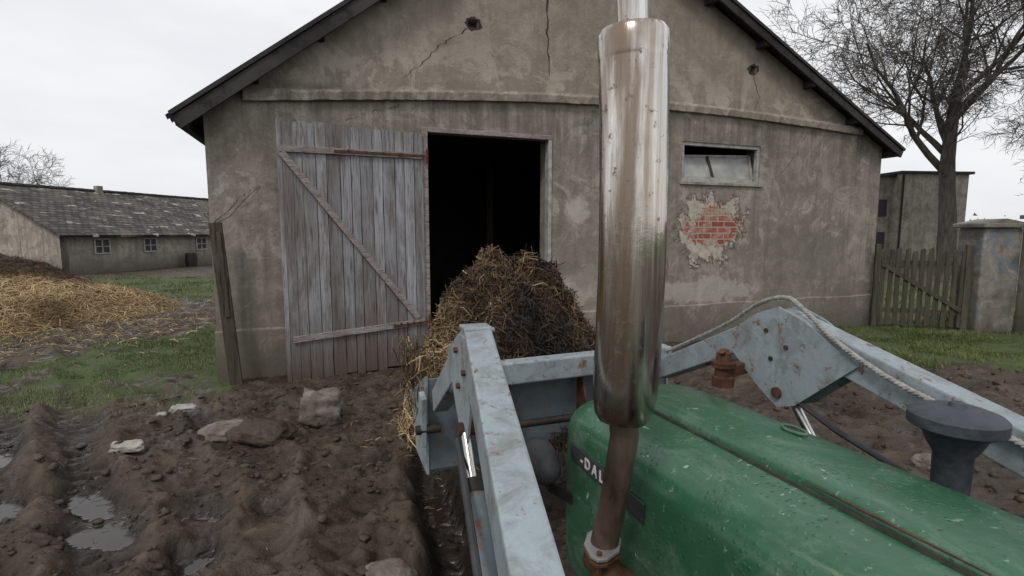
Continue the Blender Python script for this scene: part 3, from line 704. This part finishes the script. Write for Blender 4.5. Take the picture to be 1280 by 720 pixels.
box('engine_block',-.2,.2,-1.5,-.1,.5,.86,M_iron,tr,.03); box('front_frame',-.17,.17,-.3,.12,.45,.82,M_iron,tr,.02)
box('gearbox',-.22,.22,-2.8,-1.5,.4,.95,M_iron,tr,.04)
box('dash_cowl',-.28,.28,-1.85,-1.6,.8,1.46,M_green,tr,.05)
tube('front_axle',[(-.62,-.12,.38),(0,-.12,.5),(.62,-.12,.38)],.05,10,M_iron,tr)
def wheel(nm,x,y,r,w):
    e=empty(nm,(x,y,r)); e.parent=tr; V=[];F=[]; prof=[(r*.55,-w*.42),(r*.8,-w*.5),(r*.95,-w*.42),(r,-w*.2),(r,w*.2),(r*.95,w*.42),(r*.8,w*.5),(r*.55,w*.42)]; N_=40
    for i in range(N_):
        a=2*math.pi*i/N_
        for q,(rr,xx) in enumerate(prof): 
            rr2=rr*(1.03 if (i%2 and 2<=q<=5) else 1); V.append((xx,rr2*math.cos(a),rr2*math.sin(a)))
    n=len(prof)
    for i in range(N_):
        for k in range(n): F.append((i*n+k,i*n+(k+1)%n,((i+1)%N_)*n+(k+1)%n,((i+1)%N_)*n+k))
    mk('tyre',V,F,M_rubber,e); tube('rim',[(-w*.3,0,0),(-w*.1,0,0),(w*.1,0,0),(w*.3,0,0)],[r*.56,r*.45,r*.45,r*.56],24,M_arm2,e); tube('hub',[(-w*.45,0,0),(w*.45,0,0)],r*.15,12,M_iron,e)
wheel('front_wheel',-.63,-.12,.34,.17); wheel('front_wheel',.63,-.12,.34,.17)
wheel('rear_wheel',-.78,-3.1,.68,.32); wheel('rear_wheel',.78,-3.1,.68,.32)  # rear wheels, fenders, seat, steering: out of view, added for dark muffler reflections
for sx in(-1,1):
    V=[];F=[]
    for i in range(13):
        a=math.radians(10+i*13); y=-3.1+.80*math.cos(a); z=.68+.80*math.sin(a)
        V+=[(sx*.55,y,z),(sx*1.0,y,z)]
        if i: k=2*i-2; F.append((k,k+1,k+3,k+2))
    o=mk('fender',V,F,M_green,tr,True); so_=o.modifiers.new('s','SOLIDIFY'); so_.thickness=.01
box('seat_base',-.2,.2,-3.0,-2.6,.95,1.05,M_black,tr,.04); box('seat_back',-.2,.2,-3.08,-3.0,1.05,1.4,M_black,tr,.03)
tube('steering_wheel',[(.2*math.cos(a),-2.1+.17*math.sin(a),1.5+.1*math.sin(a)) for a in np.linspace(0,2*math.pi,33)],.014,8,M_black,tr)
tube('steering_column',[(0,-2.1,1.5),(0,-1.8,1.3)],.02,8,M_black,tr); beam('steering_spoke',(-.19,-2.1,1.5),(.19,-2.1,1.5),.03,.01,M_black,tr)
for sx in(-1,1):
    V=[];F=[]; tube_geo([(sx*.40,-.16,1.18),(sx*.40,-.12,1.18),(sx*.40,-.07,1.18),(sx*.40,-.02,1.18),(sx*.40,-.0,1.18)],[.02,.05,.068,.075,.078],20,V,F)
    mk('headlamp_shell',V,F,M_black,tr,True); tube('headlamp_lens',[(sx*.40,-.0,1.18),(sx*.40,.012,1.18)],[.07,.05],20,M_glass,tr)
    beam('headlamp_bracket',(sx*.39,-.1,1.12),(sx*.2,-.1,.98),.03,.03,M_iron,tr)
# exhaust
ex=empty('exhaust'); ex.parent=tr
def mc(z): t=(z-1.55)/(2.46-1.55); s_=math.sin(math.pi*min(max(t,0),1)); return (-.418-.002+.016*s_, -.615+.004*s_)
zs=[1.540,1.545,1.56,1.60,1.64]+list(np.linspace(1.68,2.38,20))+[2.386,2.39,2.44,2.452,2.458]
rs=[.042,.060,.070,.0765,.078]+[.0785]*20+[.0787,.0795,.0795,.072,.042]
tube('muffler',[(*mc(z),z) for z in zs],rs,48,M_chrome,ex)
tube('tail_pipe',[(*mc(2.45),2.455),(-.425,-.60,2.75),(-.43,-.59,3.0)],.034,24,M_chrome,ex)
tube('down_pipe',[(-.428,-.545,1.165),(-.426,-.552,1.20),(-.42,-.575,1.30),(-.417,-.60,1.42),(-.414,-.613,1.50),(*mc(1.55),1.56)],[.036,.036,.035,.035,.035,.036],24,M_rustp,ex)
fl=[(-.082,0),(-.07,-.022),(-.025,-.046),(.025,-.046),(.07,-.022),(.082,0),(.07,.022),(.025,.046),(-.025,.046),(-.07,.022)]
for dz in(1.166,1.151):
    o=prism('flange',fl,0,.011,M_tin if dz>1.16 else M_rust,ex); o.rotation_euler=(math.pi/2,0,.9); o.location=(-.428,-.545,dz+.011); bev(o,.003)
for sx in(-1,1): 
    bx_,by_=-.428+sx*.062*math.cos(.9),-.545+sx*.062*math.sin(.9); tube('flange_bolt',[(bx_,by_,1.13),(bx_,by_,1.195)],.008,6,M_rust,ex,False)
tube('manifold_elbow',[(-.428,-.545,1.155),(-.427,-.56,1.11),(-.415,-.60,1.07),(-.38,-.66,1.04),(-.32,-.73,1.02),(-.2,-.80,1.0)],[.040,.042,.046,.05,.055,.06],20,M_rust,ex)
tube('manifold_log',[(-.31,-1.2,1.0),(-.325,-.9,1.01),(-.325,-.5,1.0),(-.31,-.3,.96)],.045,12,M_rust,ex)
# air intake pre-cleaner
ai=empty('air_pre_cleaner',(.42,-.85,0)); ai.parent=tr
tube('bowl',[(0,0,z) for z in(1.30,1.36,1.43,1.452,1.485,1.490,1.500,1.505,1.532,1.540,1.552,1.556)],[.040,.041,.043,.056,.070,.078,.096,.103,.103,.095,.060,.02],40,M_cap,ai)
tube('knob',[(0,0,1.553),(0,0,1.566)],[.022,.016],16,M_cap,ai); tube('stem',[(0,0,.95),(0,0,1.32)],.03,16,M_iron,ai)
# ---- loader
ld=empty('front_loader'); ld.parent=tr
arms={-1:[(-.65,-.12,1.71),(-.815,-1.02,1.475),(-.90,-1.55,1.34)],1:[(.65,-.12,1.69),(.65,-1.0,1.46),(.65,-1.6,1.30)]}
fe={-1:(-.56,.92,1.12),1:(.84,.93,1.16)}
for s_ in(-1,1):
    k,a,b=[Vector(p) for p in arms[s_]]; e=Vector(fe[s_]); dn=Vector((0,0,-.06)); AW=.085 if s_<0 else .095
    beam('rear_arm',k+dn,b+dn,AW,.12,M_arm,ld,.006)
    beam('fore_arm',k+dn+Vector((0,.01,.0)),e,AW-.006,.115,M_arm,ld,.006)
    beam('knee_cap',k+Vector((0,-.05,-.012)),k+Vector((0,.05,-.012)),AW+.006,.012,M_arm,ld,.003)
    big=s_>0
    for o_ in((-.5,.5) if big else (-.5,)):
        P=[(-.34,-.125),(-.12,-.005),(.0,.035),(.10,-.005),(.30,-.14),(.10,-.30),(-.02,-.37),(-.10,-.34)] if big else [(-.16,-.06),(-.03,-.012),(.03,-.012),(.20,-.10),(.10,-.24),(.0,-.36),(-.06,-.35)]
        o=prism('knee_gusset',P,-.004,.004,M_arm,ld); o.rotation_euler=(0,0,math.pi/2); o.location=(k.x+o_*(AW+.012),k.y,k.z-.02)
    tube('knee_pin',[(k.x-.07,k.y-.02,k.z-.33),(k.x+.07,k.y-.02,k.z-.33)],.022,12,M_rust,ld)
    for yy,zz in((.05,-.09),(-.05,-.14),(.02,-.2)): tube('bolt',[(k.x-.064,k.y+yy,k.z+zz),(k.x+.03,k.y+yy,k.z+zz)],.010,6,M_rust,ld)
    ox=-.08 if s_<0 else 0
    tp=Vector((k.x+ox*.6,k.y-.02,k.z-.33)); bt_=Vector((k.x*.98+ox*.9,k.y-.62,.62)); f0=.18 if s_<0 else .30; md_=tp.lerp(bt_,f0)
    tube('lift_rod',[tp,md_],.017,14,M_crod,ld); tube('lift_cylinder',[md_,bt_],.036,16,M_arm2,ld); tube('gland',[tp.lerp(bt_,f0-.02),tp.lerp(bt_,f0+.02)],.041,16,M_iron,ld)
    q0=k+Vector((0,.12,-.22)); q1=e+Vector((0,-.05,.06))
    tube('tilt_rod',[q0.lerp(q1,.55),q1],.014,12,M_crod,ld); tube('tilt_cylinder',[q0,q0.lerp(q1,.58)],.030,14,M_arm2,ld)
    beam('loader_column',(k.x*.98,-1.5,1.3),(k.x*.75,-1.35,.45),.12,.10,M_arm2,ld,.01); beam('sub_frame',(k.x*.6,-1.4,.55),(k.x*.5,.05,.55),.06,.12,M_arm2,ld,.01)
tube('hydraulic_hose',[(-.78,-1.1,1.30),(-.80,-.9,1.12),(-.78,-.6,1.16),(-.74,-.3,1.28),(-.71,-.1,1.33)],.011,8,M_black,ld)
tube('hydraulic_hose',[(.60,-1.2,1.35),(.58,-.8,1.22),(.59,-.4,1.30),(.62,-.1,1.38)],.011,8,M_black,ld)
beam('cross_beam',(-.52,.98,1.215),(.90,.98,1.235),.10,.125,M_arm,ld,.01)
bk=empty('bucket'); bk.parent=ld
box('back_plate',-.60,.95,1.06,1.075,.68,1.20,M_arm2,bk,.003); box('floor_plate',-.60,.95,1.075,2.0,.66,.675,M_arm2,bk,.003)
for x in(-.615,.95):
    V=[(x,1.05,.66),(x,2.0,.66),(x,1.9,.85),(x,1.05,1.22)]; V+=[(a+.014,b,c) for a,b,c in V]
    mk('side_plate',V,[(3,2,1,0),(4,5,6,7),(0,1,5,4),(1,2,6,5),(2,3,7,6),(3,0,4,7)],M_arm,bk)
for i in range(9): beam('tine',(-.52+i*.175,1.9,.665),(-.52+i*.175,2.45,.64),.035,.02,M_iron,bk)
for x in(-.30,-.16,.30,.62):
    V=[(x,.98,1.15),(x,1.045,1.15),(x,1.045,.72),(x,.93,.80),(x,.90,.95)]; V+=[(a+.012,b,c) for a,b,c in V]; n=5
    mk('hitch_plate',V,[tuple(range(n)),tuple(range(2*n-1,n-1,-1))]+[(i,i+n,(i+1)%n+n,(i+1)%n) for i in range(n)],M_rust,bk)
tube('hitch_pin',[(-.36,.95,.92),(.70,.95,.92)],.022,12,M_iron,bk)
beam('side_bracket',(-.64,.98,1.14),(-.64,1.02,.86),.03,.10,M_arm,bk,.005); tube('side_pin',[(-.68,.98,.95),(-.55,.98,.95)],.025,10,M_iron,bk)
rf=empty('rusty_fitting',(.50,.06,0)); rf.parent=ld
tube('body',[(0,0,z) for z in(1.34,1.38,1.385,1.42,1.425,1.445,1.45,1.485,1.49,1.50)],[.046,.046,.035,.035,.050,.050,.034,.030,.022,.018],10,M_rust,rf,False)
beam('stub',(0,0,1.40),(.15,0,1.42),.05,.05,M_rust,rf,.004); tube('nipple',[(0,0,1.46),(-.03,-.02,1.50)],.014,8,M_rust,rf)
V=[];F=[]
ctl=[(.86,.95,1.26),(.80,.6,1.42),(.74,.3,1.56),(.68,.06,1.69),(.655,-.10,1.735),(.62,-.22,1.70),(.59,-.38,1.615),(.58,-.55,1.545),(.585,-.72,1.495),(.59,-.9,1.455),(.60,-1.1,1.40),(.62,-1.5,1.33)]
cp_=[Vector(c) for c in ctl]; pts=[]
for i in range(len(cp_)-1):
    p0,p1,p2,p3=cp_[max(i-1,0)],cp_[i],cp_[i+1],cp_[min(i+2,len(cp_)-1)]
    for j in range(14):
        t=j/14; pts.append(.5*((2*p1)+(p2-p0)*t+(2*p0-5*p1+4*p2-p3)*t*t+(3*p1-p0-3*p2+p3)*t**3))
for s_ in range(3):
    P=[];acc=0
    for i,p in enumerate(pts):
        if i: acc+=(p-pts[i-1]).length
        d=(pts[min(i+1,len(pts)-1)]-pts[max(i-1,0)]).normalized(); x,y=frame(d); a=acc/.045*2*math.pi+s_*2.094
        P.append(p+(x*math.cos(a)+y*math.sin(a))*.0052)
    tube_geo(P,[.0062]*len(P),6,V,F)
mk('rope',V,F,simple('grey_rope_fibre',(.17,.17,.165),(.38,.37,.35),40,.9),ld,True)

hx,hy=t2w(.13,1.66)
heap('manure_heap',hx,hy,.79,.68,1.02,.72,40000,.13,.003,M_core,M_mstraw,RZ,.32,1.75,120,.32,toneF=lambda x,y,z:.50*ss(-x,-.05,.45)-.12+.22*ss(.65-z,0,.5),edge=.6,up=.45)
def loose(name,n,cx,cy,sx,sy,L,w,mat,tb):
    x=rng.normal(cx,sx,n); y=rng.normal(cy,sy,n); hh,_,_=height(x,y); N=np.tile([0,0,1.],(n,1))
    P=np.stack([x,y,hh+.010],-1); strands(name,P,N,L*rng.uniform(.4,1.4,n),w,mat,None,np.clip(rng.normal(tb,.25,n),0,1),.15)
loose('loose_straw',1300,-1.0,5.6,.35,.8,.09,.0025,M_mstraw,.4)
loose('loose_straw',1500,-2.6,5.,1.5,1.3,.07,.002,M_mstraw,.3)
loose('loose_straw',3600,-8.8,10.6,1.4,1.6,.22,.005,M_straw,.4)
n=500; lx=-.60+rng.normal(0,.04,n); ly=1.25+rng.uniform(-.15,.6,n); lz=1.25-rng.random(n)**1.9*.34
wx,wy=T0[0]+lx*CT-ly*STh,T0[1]+lx*STh+ly*CT
strands('hanging_straw',np.stack([wx,wy,lz],-1),np.tile([-CT,-STh,.15],(n,1)),.14*rng.uniform(.5,1.3,n),.003,M_mstraw,None,np.clip(rng.normal(.42,.25,n),0,1))

# ------------------------------------------------------------ stones
def stone(name,x,y,sx,sy,sz,rot,mat,seed,blk=0.,lift=.45):
    import bmesh
    bm=bmesh.new(); bmesh.ops.create_icosphere(bm,subdivisions=4,radius=1)
    for v in bm.verts:
        c=v.co.copy()
        if blk: m_=max(abs(c.x),abs(c.y),abs(c.z)); c=c.lerp(c/m_*.8,blk)
        k=1+.26*mn.noise(c*1.4+Vector((seed,0,0)))+.13*mn.noise(c*5+Vector((0,seed,0)))
        v.co=Vector((c.x*sx,c.y*sy,c.z*sz))*k
    me=bpy.data.meshes.new(name); bm.to_mesh(me); bm.free(); me.materials.append(mat); me.polygons.foreach_set('use_smooth',[True]*len(me.polygons))
    o=bpy.data.objects.new(name,me); COL.objects.link(o); hh=float(height(np.array([x]),np.array([y]))[0][0]); o.location=(x,y,hh+sz*lift); o.rotation_euler=(.1,.08,rot); return o
stone('concrete_lump',-2.05,5.33,.25,.17,.20,.2,M_rock,12,.85,.75)
stone('flat_stone',-2.85,5.05,.34,.2,.08,.5,M_rock,2,.3)
stone('mud_lump',-2.45,4.85,.28,.2,.10,.1,M_clod,5,0)
stone('render_fragment',-3.52,4.5,.15,.08,.04,.3,M_brk,3,.7,1.1)
stone('render_fragment',-3.62,5.45,.14,.08,.04,.5,M_brk,4,.7,1.1)
stone('render_fragment',-3.75,5.3,.05,.04,.02,.5,M_brk,8,.7,1.1)
stone('field_stone',-.72,2.80,.15,.10,.07,.1,M_rock,6,.1,.5)
stone('field_stone',3.6,4.2,.15,.10,.07,.1,M_rock,7,.1)

# ------------------------------------------------------------ sky, sun, camera
SE,SR=math.radians(52),math.radians(205)
w=bpy.data.worlds.new('World'); S.world=w; w.use_nodes=True; nt=w.node_tree; bg=nt.nodes['Background']; bg.inputs[1].default_value=.1
sk=nt.nodes.new('ShaderNodeTexSky'); sk.sky_type='NISHITA'; sk.sun_disc=False; sk.sun_elevation=SE; sk.sun_rotation=SR; sk.dust_density=3; sk.air_density=1.
tc=nt.nodes.new('ShaderNodeTexCoord'); mp=nt.nodes.new('ShaderNodeMapping'); mp.inputs['Scale'].default_value=(1,1,3.2); nt.links.new(tc.outputs['Generated'],mp.inputs[0])
no=nt.nodes.new('ShaderNodeTexNoise'); no.inputs['Scale'].default_value=1.6; no.inputs['Detail'].default_value=6; no.inputs['Roughness'].default_value=.55; nt.links.new(mp.outputs[0],no.inputs[0])
cr=nt.nodes.new('ShaderNodeValToRGB'); cr.color_ramp.elements[0].position=.3; cr.color_ramp.elements[0].color=(.76,.785,.83,1); cr.color_ramp.elements[1].position=.62; cr.color_ramp.elements[1].color=(.95,.955,.97,1); nt.links.new(no.outputs[0],cr.inputs[0])
mu=nt.nodes.new('ShaderNodeVectorMath'); mu.operation='SCALE'; mu.inputs[3].default_value=10.2; nt.links.new(cr.outputs[0],mu.inputs[0])
mx=nt.nodes.new('ShaderNodeMix'); mx.data_type='RGBA'; mx.inputs[0].default_value=.92; nt.links.new(sk.outputs[0],mx.inputs[6]); nt.links.new(mu.outputs[0],mx.inputs[7]); nt.links.new(mx.outputs[2],bg.inputs[0])
sl=bpy.data.lights.new('sun','SUN'); sl.energy=1.4; sl.angle=math.radians(12); sl.color=(1,.955,.90); so=bpy.data.objects.new('sun',sl); COL.objects.link(so)
d=Vector((math.sin(SR)*math.cos(SE),math.cos(SR)*math.cos(SE),math.sin(SE))); so.rotation_euler=d.to_track_quat('Z','Y').to_euler(); so.location=(0,0,30)
cd=bpy.data.cameras.new('camera'); cd.lens=18; cd.sensor_width=36; cd.clip_start=.02; cd.clip_end=6000; co=bpy.data.objects.new('camera',cd); COL.objects.link(co)
co.location=(0,0,2); co.rotation_euler=(math.pi/2-math.atan(70/640),0,0); S.camera=co
S.view_settings.view_transform='Standard'; S.view_settings.look='None'; S.view_settings.exposure=0
